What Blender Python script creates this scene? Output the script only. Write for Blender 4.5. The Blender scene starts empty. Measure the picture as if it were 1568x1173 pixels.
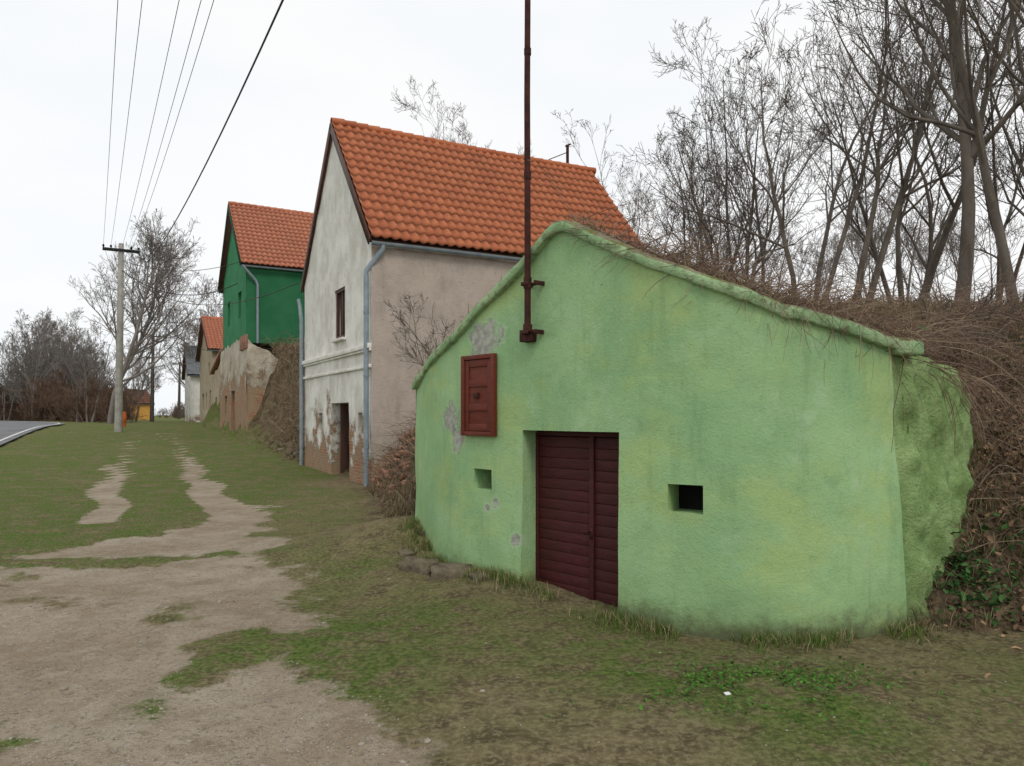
import bpy, bmesh, math, numpy as np
from mathutils import Vector, kdtree
R = np.random.default_rng(7)
scene = bpy.context.scene

# ------------------------------------------------------------------ helpers
def ss(x): x=np.clip(x,0,1); return x*x*(3-2*x)
def h2(ix,iy,s=0):
    n=(ix.astype(np.int64)*374761393+iy.astype(np.int64)*668265263+s*982451653)&0x7fffffff
    n=((n^(n>>13))*1274126177)&0x7fffffff
    return ((n^(n>>16))&0xffff)/65535.0
def vnoise(x,y,s=0):
    x=np.asarray(x,float); y=np.asarray(y,float)
    ix=np.floor(x); iy=np.floor(y); fx=ss(x-ix); fy=ss(y-iy)
    a=h2(ix,iy,s); b=h2(ix+1,iy,s); c=h2(ix,iy+1,s); d=h2(ix+1,iy+1,s)
    return (a*(1-fx)+b*fx)*(1-fy)+(c*(1-fx)+d*fx)*fy
def fbm(x,y,s=0,o=4):
    r=0;a=.5;f=1
    for i in range(o):
        r=r+a*vnoise(x*f,y*f,s+i); a*=.5; f*=2.03
    return r/ (1-.5**o)
def mesh_np(name,V,F,mat,col=None,smooth=False,parent=None):
    V=np.asarray(V,dtype=np.float32).reshape(-1,3); F=np.asarray(F,dtype=np.int32)
    me=bpy.data.meshes.new(name); k=F.shape[1]
    me.vertices.add(len(V)); me.vertices.foreach_set("co",V.ravel())
    me.loops.add(F.size); me.loops.foreach_set("vertex_index",F.ravel())
    me.polygons.add(len(F)); me.polygons.foreach_set("loop_start",np.arange(0,F.size,k,dtype=np.int32))
    try: me.polygons.foreach_set("loop_total",np.full(len(F),k,dtype=np.int32))
    except Exception: pass
    if smooth: me.polygons.foreach_set("use_smooth",np.ones(len(F),dtype=bool))
    me.update(calc_edges=True)
    if col is not None:
        a=me.color_attributes.new("Col",'FLOAT_COLOR','POINT')
        c=np.ones((len(V),4),dtype=np.float32); c[:,:3]=col
        a.data.foreach_set("color",c.ravel())
    me.materials.append(mat)
    ob=bpy.data.objects.new(name,me); scene.collection.objects.link(ob)
    if parent: ob.parent=parent
    return ob
def empty(name):
    e=bpy.data.objects.new(name,None); scene.collection.objects.link(e); return e
def tubes(groups,k=5):
    by={}
    if not groups: return np.zeros((0,3)),np.zeros((0,4),int)
    for p,r in groups: by.setdefault(len(p),[]).append((p,r))
    Vs=[];Fs=[];off=0
    ang=np.arange(k)*2*np.pi/k
    for n,l in by.items():
        P=np.array([a for a,_ in l],float); Rr=np.array([b for _,b in l],float)
        T=np.gradient(P,axis=1); T/=np.linalg.norm(T,axis=2,keepdims=True)+1e-9
        ref=np.array([.83,.52,.17]); ref/=np.linalg.norm(ref)
        U=np.cross(T,ref); U/=np.linalg.norm(U,axis=2,keepdims=True)+1e-9
        W=np.cross(T,U)
        X=P[:,:,None,:]+Rr[:,:,None,None]*(U[:,:,None,:]*np.cos(ang)[None,None,:,None]+W[:,:,None,:]*np.sin(ang)[None,None,:,None])
        B=len(l); idx=(np.arange(B*n*k).reshape(B,n,k))+off
        a=idx[:,:-1,:];b=np.roll(a,-1,axis=2);c=idx[:,1:,:];d=np.roll(c,-1,axis=2)
        Fs.append(np.stack([a,b,d,c],-1).reshape(-1,4)); Vs.append(X.reshape(-1,3)); off+=B*n*k
    return np.concatenate(Vs),np.concatenate(Fs)
def tube_obj(name,groups,mat,k=8,parent=None):
    V,F=tubes([(np.array(p,float),np.array(r if hasattr(r,'__len__') else [r]*len(p),float)) for p,r in groups],k)
    return mesh_np(name,V,F,mat,smooth=True,parent=parent)
def boxes(name,lst,mat,parent=None,bev=0):
    V=[];F=[]
    for c,ax,ay,az in lst:
        c,ax,ay,az=[np.array(q,float) for q in (c,ax,ay,az)]
        if np.dot(np.cross(ax,ay),az)<0: ax=-ax
        o=len(V)
        for sz in(-1,1):
            for sx,sy in((-1,-1),(1,-1),(1,1),(-1,1)): V.append(c+sx*ax+sy*ay+sz*az)
        F+=[[o,o+3,o+2,o+1],[o+4,o+5,o+6,o+7],[o,o+1,o+5,o+4],[o+1,o+2,o+6,o+5],[o+2,o+3,o+7,o+6],[o+3,o,o+4,o+7]]
    ob=mesh_np(name,V,F,mat,parent=parent)
    if bev:
        m=ob.modifiers.new("b",'BEVEL'); m.width=bev; m.segments=2
    return ob

# ------------------------------------------------------------------ materials
class M:
    def __init__(s,name,rough=.9,spec=.2):
        s.m=bpy.data.materials.new(name); s.m.use_nodes=True; s.t=s.m.node_tree; s.n=s.t.nodes
        s.b=s.n["Principled BSDF"]; s.b.inputs["Roughness"].default_value=rough
        s.b.inputs["Specular IOR Level"].default_value=spec
        s.tc=s.n.new("ShaderNodeTexCoord"); s.P=s.tc.outputs["Object"]
        s.bumpn=None
    def set(s,sock,v):
        if hasattr(v,'is_linked') or hasattr(v,'links'): s.t.links.new(v,sock)
        elif isinstance(v,(tuple,list)) and len(v)==3 and sock.type=='RGBA': sock.default_value=(*v,1)
        else: sock.default_value=v
    def map(s,sc=(1,1,1),v=None):
        n=s.n.new("ShaderNodeMapping"); n.inputs["Scale"].default_value=sc; s.set(n.inputs[0],v or s.P); return n.outputs[0]
    def noise(s,scale,detail=4,rough=.55,v=None,dist=0):
        n=s.n.new("ShaderNodeTexNoise"); n.inputs["Scale"].default_value=scale; n.inputs["Detail"].default_value=detail
        n.inputs["Roughness"].default_value=rough; n.inputs["Distortion"].default_value=dist; s.set(n.inputs["Vector"],v or s.P); return n.outputs[0]
    def voro(s,scale,v=None,out="Distance",feat='F1'):
        n=s.n.new("ShaderNodeTexVoronoi"); n.feature=feat; n.inputs["Scale"].default_value=scale; s.set(n.inputs["Vector"],v or s.P); return n.outputs[out]
    def math(s,op,a,b=0,c=None,clamp=False):
        n=s.n.new("ShaderNodeMath"); n.operation=op; n.use_clamp=clamp; s.set(n.inputs[0],a); s.set(n.inputs[1],b)
        if c is not None: s.set(n.inputs[2],c)
        return n.outputs[0]
    def rng(s,v,a,b,c=0.,d=1.):
        n=s.n.new("ShaderNodeMapRange"); n.interpolation_type='SMOOTHSTEP'
        s.set(n.inputs[0],v)
        for i,q in zip((1,2,3,4),(a,b,c,d)): n.inputs[i].default_value=q
        return n.outputs[0]
    def mix(s,f,a,b,mode='MIX'):
        n=s.n.new("ShaderNodeMix"); n.data_type='RGBA'; n.blend_type=mode
        s.set(n.inputs[0],f); s.set(n.inputs[6],a); s.set(n.inputs[7],b); return n.outputs[2]
    def xyz(s,v=None):
        n=s.n.new("ShaderNodeSeparateXYZ"); s.set(n.inputs[0],v or s.P); return n.outputs
    def attr(s,name="Col"):
        n=s.n.new("ShaderNodeAttribute"); n.attribute_name=name; return n.outputs["Color"]
    def dist(s,p):
        n=s.n.new("ShaderNodeVectorMath"); n.operation='DISTANCE'; s.set(n.inputs[0],s.P); n.inputs[1].default_value=p; return n.outputs["Value"]
    def bump(s,h,dist=.01,st=1.):
        n=s.n.new("ShaderNodeBump"); n.inputs["Distance"].default_value=dist; n.inputs["Strength"].default_value=st
        s.set(n.inputs["Height"],h)
        if s.bumpn: s.t.links.new(s.bumpn,n.inputs["Normal"])
        s.bumpn=n.outputs[0]; s.t.links.new(s.bumpn,s.b.inputs["Normal"])
    def color(s,c): s.set(s.b.inputs["Base Color"],c); return s

def simple(name,a,b,scale=6,rough=.85,bd=.004,spec=.2,stretch=(1,1,1)):
    m=M(name,rough,spec); n=m.noise(scale,5,.6,m.map(stretch)); m.color(m.mix(m.rng(n,.3,.7),a,b)); m.bump(m.noise(scale*6,4,.6,m.map(stretch)),bd); return m.m

def green_plaster(name,rough_side=False):
    m=M(name,.92,.15); s_=m.xyz(); z=s_[2]
    big=m.noise(.9,4,.6); mid=m.noise(3.2,5,.62); fine=m.noise(30,4,.6)
    if rough_side: c=m.mix(m.rng(mid,.3,.7),(.19,.30,.10),(.34,.47,.20))
    else:
        c=m.mix(m.rng(big,.35,.65),(.265,.44,.215),(.33,.505,.25))
        c=m.mix(m.math('MULTIPLY',m.rng(m.noise(1.1,6,.65,m.map((1,1,1.4))),.46,.64),.7),c,(.375,.49,.19))
        c=m.mix(m.math('MULTIPLY',m.rng(mid,.52,.75),.5),c,(.42,.56,.37))
        c=m.mix(m.math('MULTIPLY',m.rng(m.noise(2.1,6,.7),.54,.72),.5),c,(.19,.33,.155))
    st=m.noise(7,5,.65,m.map((1,1,.14)))
    c=m.mix(m.math('MULTIPLY',m.rng(st,.5,.76),.38),c,(.15,.25,.11))
    c=m.mix(m.math('MULTIPLY',m.rng(fine,.5,.72),.18),c,(.13,.2,.09))
    ch=m.noise(12,7,.8); c=m.mix(m.math('MULTIPLY',m.rng(ch,.65,.68),.6),c,(.50,.60,.46))
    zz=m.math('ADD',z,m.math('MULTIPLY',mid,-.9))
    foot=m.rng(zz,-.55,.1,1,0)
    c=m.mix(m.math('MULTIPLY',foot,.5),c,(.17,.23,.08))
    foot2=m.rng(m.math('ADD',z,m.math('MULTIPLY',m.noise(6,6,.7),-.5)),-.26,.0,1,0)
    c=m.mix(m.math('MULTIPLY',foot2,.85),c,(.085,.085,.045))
    if not rough_side:
        for p,r in (((-.64,7.9,1.66),.15),((-.56,7.75,1.46),.12),((-.29,7.38,2.46),.19),((-.1,7.2,2.5),.06),((-.17,7.22,.84),.045),((.04,7.0,.52),.06),((-.25,7.32,.78),.035)):
            d=m.math('ADD',m.dist(p),m.math('MULTIPLY',m.math('SUBTRACT',m.noise(9,6,.75),.5),.6*min(1,r*7)))
            k=m.rng(d,r-.012,r+.006,1,0); ring=m.rng(d,r,r+.05,1,0)
            c=m.mix(m.math('MULTIPLY',ring,.4),c,(.50,.60,.44))
            c=m.mix(k,c,m.mix(m.rng(m.noise(14,4),.35,.65),(.28,.28,.24),(.42,.43,.37)))
            m.bump(k,-.004)
    m.color(c)
    if rough_side:
        m.bump(m.noise(9,6,.7),.05); m.bump(m.noise(38,4,.7),.02)
    else:
        m.bump(m.noise(4,4,.5),.03,.6); m.bump(m.noise(55,4,.65),.006)
        m.bump(m.noise(160,2,.6),.002)
    return m.m
M_green=green_plaster("green_plaster"); M_greenside=green_plaster("green_roughcast",True)

def peel_plaster(name,ca,cb,base_z,amount,brickc=(.33,.13,.07),slope=.2):
    m=M(name,.95,.1); z=m.xyz()[2]
    c=m.mix(m.rng(m.noise(1.4,6,.65),.35,.68),ca,cb)
    c=m.mix(m.math('MULTIPLY',m.rng(m.noise(3,6,.7,m.map((1,1,.25))),.5,.75),.5),c,tuple(x*.6 for x in cb))
    c=m.mix(m.math('MULTIPLY',m.rng(m.noise(9,6,.75),.56,.7),.5),c,tuple(x*q for x,q in zip(cb,(.62,.55,.45))))
    bt=m.n.new("ShaderNodeTexBrick"); bt.inputs["Scale"].default_value=1
    bt.inputs["Brick Width"].default_value=.29; bt.inputs["Row Height"].default_value=.08; bt.inputs["Mortar Size"].default_value=.008
    s=m.xyz(); cb_=m.n.new("ShaderNodeCombineXYZ"); m.set(cb_.inputs[0],m.math('SUBTRACT',s[0],s[1])); m.set(cb_.inputs[1],s[2])
    m.set(bt.inputs["Vector"],cb_.outputs[0])
    bt.inputs["Color1"].default_value=(*brickc,1); bt.inputs["Color2"].default_value=(brickc[0]*.75+.08,brickc[1]+.06,brickc[2]+.04,1); bt.inputs["Mortar"].default_value=(.36,.30,.22,1)
    br=m.mix(m.rng(m.noise(2.5,5,.6),.4,.62),bt.outputs[0],(.30,.23,.15))
    v=m.math('ADD',m.math('MULTIPLY',m.math('SUBTRACT',z,base_z),-slope),m.math('MULTIPLY',m.noise(1.1,6,.66),1.3))
    k=m.rng(v,amount,amount+.015); k2=m.rng(v,amount-.13,amount)
    c=m.mix(m.math('MULTIPLY',k2,.6),c,(.30,.25,.19))
    c=m.mix(k,c,br); m.color(c)
    m.bump(k,-.03); m.bump(m.noise(22,5,.65),.015); return m.m
M_white=peel_plaster("white_limewash",(.80,.78,.73),(.62,.59,.52),0,.46,slope=.17)
M_pink=peel_plaster("grey_roughcast",(.46,.39,.33),(.37,.315,.265),.6,.60,slope=.3)
M_cream=peel_plaster("cream_plaster",(.46,.38,.27),(.36,.30,.21),1,.70)
M_ruin=peel_plaster("crumbling_masonry",(.55,.50,.42),(.38,.31,.23),3.,.58)
M_dkgreen=simple("dark_green_plaster",(.018,.12,.05),(.032,.155,.068),.8)
M_ltgreen=simple("green_facade",(.03,.18,.075),(.045,.235,.10),1.)

def tile_mat(name,a,b,dark):
    m=M(name,.75,.25); at=m.attr(); r=m.xyz(at)[0]
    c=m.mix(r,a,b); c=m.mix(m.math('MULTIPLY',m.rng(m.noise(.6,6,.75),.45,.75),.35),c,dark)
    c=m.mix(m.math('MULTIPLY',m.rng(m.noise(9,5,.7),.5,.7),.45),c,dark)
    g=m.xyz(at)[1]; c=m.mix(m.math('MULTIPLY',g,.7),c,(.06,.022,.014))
    m.color(c); m.bump(m.noise(40,3),.003); return m.m
M_tile=tile_mat("clay_tiles",(.37,.105,.043),(.47,.155,.065),(.17,.06,.032))
M_tile2=tile_mat("old_clay_tiles",(.39,.13,.07),(.47,.175,.095),(.20,.08,.05))

def wood_paint(name,a,b,worn,stretch=(1,1,8)):
    m=M(name,.62,.3); n=m.noise(5,6,.65,m.map(stretch)); c=m.mix(m.rng(n,.3,.7),a,b)
    c=m.mix(m.math('MULTIPLY',m.rng(m.noise(16,6,.75),.56,.75),.5),c,worn); m.color(c); m.bump(m.noise(30,5,.6,m.map(stretch)),.003); return m.m
M_door=wood_paint("dark_red_paint",(.045,.008,.009),(.072,.012,.012),(.12,.04,.03))
M_shut=wood_paint("brown_red_paint",(.105,.019,.009),(.15,.028,.013),(.22,.07,.03))
M_brown=wood_paint("brown_wood",(.07,.035,.025),(.11,.055,.04),(.16,.1,.07),(1,1,.3))
M_rust=simple("rusty_pipe",(.035,.013,.012),(.075,.024,.018),14,.8,.003)
M_zinc=simple("grey_zinc",(.17,.22,.25),(.25,.30,.33),5,.5,.001,.5)
M_conc=simple("concrete",(.25,.24,.21),(.36,.34,.30),4,.9,.006)
M_pole=simple("weathered_pole",(.06,.05,.045),(.10,.085,.07),5,.9,.004)
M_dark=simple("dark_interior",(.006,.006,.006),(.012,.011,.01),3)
M_wire=simple("black_wire",(.02,.02,.02),(.03,.03,.03),3,.5)
M_stone=simple("field_stone",(.18,.155,.12),(.38,.335,.27),5,.95,.02)
M_brick=simple("loose_brick",(.22,.10,.065),(.34,.19,.13),5,.95,.01)
M_slab=simple("mossy_slab",(.11,.09,.06),(.22,.18,.125),7,.95,.03)
M_orange=simple("orange_paint",(.55,.12,.03),(.6,.16,.04),3)
M_ochre=simple("ochre_plaster",(.60,.30,.06),(.68,.38,.1),3)
M_paper=simple("white_litter",(.6,.6,.58),(.7,.7,.68),3,.6)
M_glass=simple("dark_window",(.02,.022,.025),(.04,.045,.05),2,.2,.0,.6)
def coping_mat():
    m=M("coping_mortar",.95,.1); nz=m.n.new("ShaderNodeNewGeometry"); up=m.xyz(nz.outputs["Normal"])[2]
    c=m.mix(m.rng(m.noise(3,5,.6),.35,.65),(.26,.41,.21),(.37,.50,.28))
    c=m.mix(m.math('MULTIPLY',m.rng(m.noise(8,6,.75),.48,.62),.75),c,(.16,.20,.10))
    topc=m.mix(m.rng(m.noise(7,5,.7),.45,.6),(.22,.19,.13),(.14,.15,.045))
    topc=m.mix(m.rng(m.noise(20,4,.7),.62,.7),topc,(.40,.34,.08))
    c=m.mix(m.rng(m.math('ADD',up,m.math('MULTIPLY',m.noise(12,5,.7),.7)),.7,1.02),c,topc)
    m.color(c); m.bump(m.noise(10,6,.7),.02); m.bump(m.noise(50,3),.008); return m.m
M_coping=coping_mat()
def vcol(name,transl=.0,rough=.8):
    m=M(name,rough,.15); m.color(m.attr())
    if transl:
        t=m.n.new("ShaderNodeBsdfTranslucent"); m.t.links.new(m.attr(),t.inputs[0]); mx=m.n.new("ShaderNodeMixShader"); mx.inputs[0].default_value=transl
        m.t.links.new(m.b.outputs[0],mx.inputs[1]); m.t.links.new(t.outputs[0],mx.inputs[2]); m.t.links.new(mx.outputs[0],m.n["Material Output"].inputs[0])
    return m.m
M_grass=vcol("grass_blades",.2); M_leaf=vcol("leaf_litter"); M_bramble=vcol("bramble_canes")
def bark(name,a,b,l):
    m=M(name,.95,.1); c=m.mix(m.rng(m.noise(3,5,.6,m.map((1,1,.3))),.3,.7),a,b); c=m.mix(m.math('MULTIPLY',m.rng(m.noise(5,6,.7),.56,.7),.6),c,l); m.color(c); m.bump(m.noise(25,4,.7,m.map((1,1,.3))),.01); return m.m
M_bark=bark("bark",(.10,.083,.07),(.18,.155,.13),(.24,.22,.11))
M_barkhaze=bark("bark_far_haze",(.17,.145,.13),(.24,.215,.195),(.22,.20,.16))  # bark of distant trees made paler, air haze painted into its colour
M_bush=bark("brown_bush",(.12,.075,.055),(.19,.125,.09),(.2,.15,.1))

def ground_mat():
    m=M("ground_soil",1.,.05); a=m.xyz(m.attr()); d=a[0]; hl=a[1]; lush=a[2]
    n1=m.noise(.8,6,.65); n2=m.noise(5,6,.7); n3=m.noise(26,5,.7); n4=m.noise(1.9,6,.7)
    dirt=m.mix(m.rng(n1,.35,.65),(.30,.235,.165),(.41,.345,.265))
    dirt=m.mix(m.math('MULTIPLY',m.rng(n4,.48,.66),.5),dirt,(.23,.18,.12))
    dirt=m.mix(m.math('MULTIPLY',m.rng(n2,.48,.68),.5),dirt,(.46,.40,.32))
    dirt=m.mix(m.math('MULTIPLY',m.rng(n3,.52,.66),.6),dirt,(.17,.135,.09))
    pv=m.voro(48); pc=m.voro(48,None,"Color")
    peb=m.rng(pv,.20,.34,1,0); pr=m.xyz(pc)[0]; peb=m.math('MULTIPLY',peb,m.rng(pr,.5,.6))
    dirt=m.mix(m.math('MULTIPLY',peb,.85),dirt,m.mix(m.xyz(pc)[1],(.20,.18,.155),(.68,.64,.57)))
    soil=m.mix(m.rng(n2,.35,.65),(.10,.08,.045),(.22,.175,.10))
    soil=m.mix(m.math('MULTIPLY',m.rng(n3,.45,.62),.55),soil,(.35,.29,.17))
    gr=m.mix(m.rng(n3,.38,.6),(.06,.095,.022),(.14,.18,.05))
    soil=m.mix(m.math('MULTIPLY',lush,m.rng(m.math('ADD',n2,n4),.8,1.1)),soil,gr)
    hc=m.mix(m.rng(n2,.35,.65),(.06,.042,.028),(.17,.125,.078)); hc=m.mix(m.math('MULTIPLY',m.rng(n3,.5,.7),.6),hc,(.29,.22,.14))
    soil=m.mix(m.rng(m.math('ADD',hl,m.math('MULTIPLY',m.math('SUBTRACT',n4,.5),1.6)),.35,.65),soil,hc)
    k=m.rng(m.math('ADD',d,m.math('MULTIPLY',m.math('SUBTRACT',m.noise(3.2,7,.75),.5),1.2)),.42,.62)
    m.color(m.mix(k,soil,dirt))
    m.bump(n2,.06); m.bump(n3,.03); m.bump(m.math('MULTIPLY',peb,k),.012); m.bump(m.noise(120,3,.7),.006)
    return m.m
M_ground=ground_mat()
def asphalt():
    m=M("asphalt",.85,.3); c=m.mix(m.rng(m.noise(.6,5,.6),.35,.65),(.12,.12,.125),(.17,.17,.175)); c=m.mix(m.math('MULTIPLY',m.rng(m.noise(60,2),.55,.7),.4),c,(.25,.25,.25)); m.color(c); m.bump(m.noise(90,3),.004); return m.m
M_asph=asphalt(); M_line=simple("white_road_paint",(.5,.5,.48),(.7,.7,.68),8)

# ------------------------------------------------------------------ layout constants
FD=np.array([-.477,.879]); PD=np.array([.879,.477]); WN=np.array([-3.33,17.5])
def S(x,y): return (x-WN[0])*FD[0]+(y-WN[1])*FD[1]
HILL=np.array([(60,12),(12,7.2),(4.7,6.05),(3.22,5.84),(3.1,6.7),(2.0,6.8),(1.2,7.1),(.6,7.9),(-.2,9.0),(-.9,10.),(-1.75,10.9),(-2.3,13.5),(-3.3,17.2),
 (-3.04,17.6),(-6.4,23.95),(-7.0,24.2),(-12.3,34.2),(-14.,38),(-17,43.6),(-20.,50),(-23,60),(-30,110),(-30,300),(300,300),(300,12)],float)
def poly_sd(poly,x,y):
    x=np.asarray(x,float); y=np.asarray(y,float); d=np.full(x.shape,1e9); ins=np.zeros(x.shape,bool)
    n=len(poly)
    for i in range(n):
        ax,ay=poly[i]; bx,by=poly[(i+1)%n]; ex=bx-ax; ey=by-ay
        t=np.clip(((x-ax)*ex+(y-ay)*ey)/(ex*ex+ey*ey),0,1)
        d=np.minimum(d,np.hypot(x-ax-t*ex,y-ay-t*ey))
        c=((ay>y)!=(by>y))&(x<(bx-ax)*(y-ay)/((by-ay) if by!=ay else 1e-9)+ax); ins^=c
    return np.where(ins,d,-d)
def base(x,y):
    x=np.asarray(x,float); y=np.asarray(y,float)
    z=1.0*ss(S(x,y)/36)
    return z+.36*np.exp(-((x+1.35)**2+(y-9.5)**2)/1.5)+.13*np.exp(-((x-.0)**2+(y-7.2)**2)/.7)
def terr(x,y,noise=True):
    x=np.asarray(x,float); y=np.asarray(y,float)
    z=base(x,y); d=poly_sd(HILL,x,y); dd=np.maximum(d,0)
    p=np.interp(dd,[0,.8,2.5,5,14,40,100],[0,1.25,2.4,3.2,4.7,6.5,7.5])
    s=S(x,y); wv=np.interp(s,[8,18],[3.4,1.1]); q=4.3*ss((s-6.6)/2.5)*ss(dd/wv)*(s<60)
    z=z+np.maximum(p,q)*np.where(d>0,1,0)
    if noise:
        far=np.clip(np.hypot(x,y)/25,0,1)
        z=z+(fbm(x*.9,y*.9,3)-.5)*.10*(1-.7*far)+(fbm(x*5,y*5,9)-.5)*.035*(1-far)
        z=z+np.where(d>0.1,(fbm(x*1.3,y*1.3,13)-.5)*.55*ss(d/1.0),0)
    return z
DIRT=np.array([(.5,1.5),(0,3.3),(-.95,4.4),(-1.65,5.5),(-2.1,7.0),(-2.75,9.2),(-3.5,11.8),(-4.5,13.8),(-5.0,13.4),(-5.3,11.6),(-5.3,9.6),(-7.2,8.0),(-13,7.2),(-13,1),(-6,0)],float)
TR=[np.array([(-3.9,10.5),(-4.6,12.5),(-7.3,17.4),(-10.6,24),(-14.8,33),(-24,52)],float),np.array([(-6.6,11.8),(-7.5,13.8),(-9.3,17),(-12.6,23.6),(-16.8,33),(-26,52)],float)]
def seg_d(pl,x,y):
    d=np.full(np.shape(x),1e9)
    for (ax,ay),(bx,by) in zip(pl[:-1],pl[1:]):
        ex=bx-ax;ey=by-ay;t=np.clip(((x-ax)*ex+(y-ay)*ey)/(ex*ex+ey*ey),0,1); d=np.minimum(d,np.hypot(x-ax-t*ex,y-ay-t*ey))
    return d
def dirtmask(x,y):
    a=poly_sd(DIRT,x,y)+(fbm(x*.8,y*.8,21)-.5)*1.6
    m=np.clip(a/1.0+.5,0,1)
    isl=np.exp(-(((x+2.05)/.28)**2+((y-5.2)/.9)**2))*.85+np.exp(-(((x+2.9)/.4)**2+((y-6.2)/.3)**2))*.6+np.exp(-(((x+6.)/1.8)**2+((y-8.6)/.3)**2))*.8+np.exp(-(((x+3.6)/.5)**2+((y-9.)/.2)**2))*.5
    m=m-isl-np.clip(fbm(x*.9+7,y*1.8,33)-.5,0,1)*1.7
    for t,w in zip(TR,(.22,.14)):
        wx=seg_d(t,x+(vnoise(x*.5,y*.5,8)-.5)*.5,y)
        m=np.maximum(m,(.85-.014*np.maximum(y-14,0)-.5*np.clip(fbm(x*.7,y*.7,37)-.5,0,1))*(1-ss((wx-w)/.38)))
    return np.clip(m,0,1)
RD=np.array([-.447,.894]); RP=np.array([.894,.447]); RO=np.array([-20.,29.]); KR=.0055
def roff(x,y):
    tt=(x-RO[0])*RD[0]+(y-RO[1])*RD[1]
    return (x-RO[0])*RP[0]+(y-RO[1])*RP[1]+KR*np.maximum(tt-22,0)**2

# ------------------------------------------------------------------ ground sheet
def lines(a,b,step,lo,hi):
    c=list(np.arange(a,b+1e-6,step)); s=step; p=b
    while p<hi: s*=1.07; p+=s; c.append(p)
    s=step;p=a;l=[]
    while p>lo: s*=1.08; p-=s; l.append(p)
    return np.array(l[::-1]+c)
gx=lines(-7,7,.10,-500,500); gy=lines(2.5,13,.10,-60,900)
GX,GY=np.meshgrid(gx,gy,indexing='ij'); GZ=terr(GX,GY)
nx,ny=GX.shape; idx=np.arange(nx*ny).reshape(nx,ny)
F=np.stack([idx[:-1,:-1],idx[1:,:-1],idx[1:,1:],idx[:-1,1:]],-1).reshape(-1,4)
hd=poly_sd(HILL,GX,GY); dm=dirtmask(GX,GY)
def lushf(x,y): return fbm(x*.55,y*.55,41)-.005+np.where(x<-4.,.34*ss((-x-4)/3),0)+.24*np.exp(-(((x-1.7)/1.1)**2+((y-4.6)/.5)**2))+.10*np.exp(-(((x+1.5)/1.5)**2+((y-8.)/3)**2))
lush=np.clip((lushf(GX,GY)-.36)*2.6,0,1)
col=np.stack([dm,np.clip(hd/1.6+.6,0,1)*np.where(GX<-8,.8,1),lush],-1).reshape(-1,3)
GZ=GZ-dm*.035
off=roff(GX,GY)
GZ=np.where((off<-.1)&(off>-6.6)&(GY<120),base(GX,GY)-.08,GZ)
mesh_np("ground",np.stack([GX,GY,GZ],-1),F,M_ground,col,smooth=True)
t=np.arange(-70,130,1.5)
def strip(name,o1,o2,dz,mat):
    V=[]
    for tt in t:
        for o in (o1,o2):
            q=RO+RD*tt+RP*(o-KR*max(tt-22,0)**2); V.append((q[0],q[1],float(base(*q))+dz))
    return mesh_np(name,V,[[2*i,2*i+1,2*i+3,2*i+2] for i in range(len(t)-1)],mat)
strip("road",-6.7,0,.05,M_asph); strip("road_edge_line",-.42,-.30,.056,M_line); strip("road_edge_line",-6.4,-6.28,.056,M_line)

# ------------------------------------------------------------------ generic wall with openings
def wall(name,P,N,ul,zb,zm,top,openings,mat,parent,rows=14,dz=.12,disp=0,batter=0,shear=None):
    ul=sorted(set([round(float(u),5) for u in ul]+[round(o[i],5) for o in openings for i in(0,1)]))
    zl=sorted(set([round(float(z),5) for z in np.arange(zb,zm,dz)]+[round(o[i],5) for o in openings for i in(2,3)]+[zm]))
    def pos(u,z):
        p=P(u); n=N(u); o=0
        if disp: o=(float(fbm(u*1.3,z*1.3,77))-.5)*disp
        o-=batter*(2-z)
        if shear is not None: p=p+shear(u,z)
        return np.array([p[0]+n[0]*o,p[1]+n[1]*o,z])
    V=[];nz=len(zl)+rows
    for u in ul:
        tp=top(u)
        for z in zl: V.append(pos(u,z))
        for r in range(1,rows+1): V.append(pos(u,zm+(tp-zm)*r/rows))
    F=[]
    for i in range(len(ul)-1):
        for j in range(nz-1):
            if j<len(zl)-1:
                uc=(ul[i]+ul[i+1])/2; zc=(zl[j]+zl[j+1])/2
                if any(o[0]<uc<o[1] and o[2]<zc<o[3] for o in openings): continue
            F.append([i*nz+j,(i+1)*nz+j,(i+1)*nz+j+1,i*nz+j+1])
    ob=mesh_np(name,V,F,mat,parent=parent,smooth=True)
    for o in openings:
        u0,u1,z0,z1,dep=o[:5]; nc=np.array(list(N((u0+u1)/2))+[0.]); us=[u for u in ul if u0-1e-6<=u<=u1+1e-6]; zs=[z for z in zl if z0-1e-6<=z<=z1+1e-6]
        loop=[pos(u0,z) for z in zs]+[pos(u,z1) for u in us[1:]]+[pos(u1,z) for z in zs[::-1][1:]]+[pos(u,z0) for u in us[::-1][1:]]
        loop=loop[:-1]; n=len(loop); V2=loop+[p+nc*dep for p in loop]
        mesh_np("reveal",V2,[[k,(k+1)%n,(k+1)%n+n,k+n] for k in range(n)],mat,parent=parent)
        a,b,c,d=[pos(*q)+nc*dep for q in((u0,z0),(u1,z0),(u1,z1),(u0,z1))]
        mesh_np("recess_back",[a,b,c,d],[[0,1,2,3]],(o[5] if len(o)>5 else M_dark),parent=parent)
    return ob,pos

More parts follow.
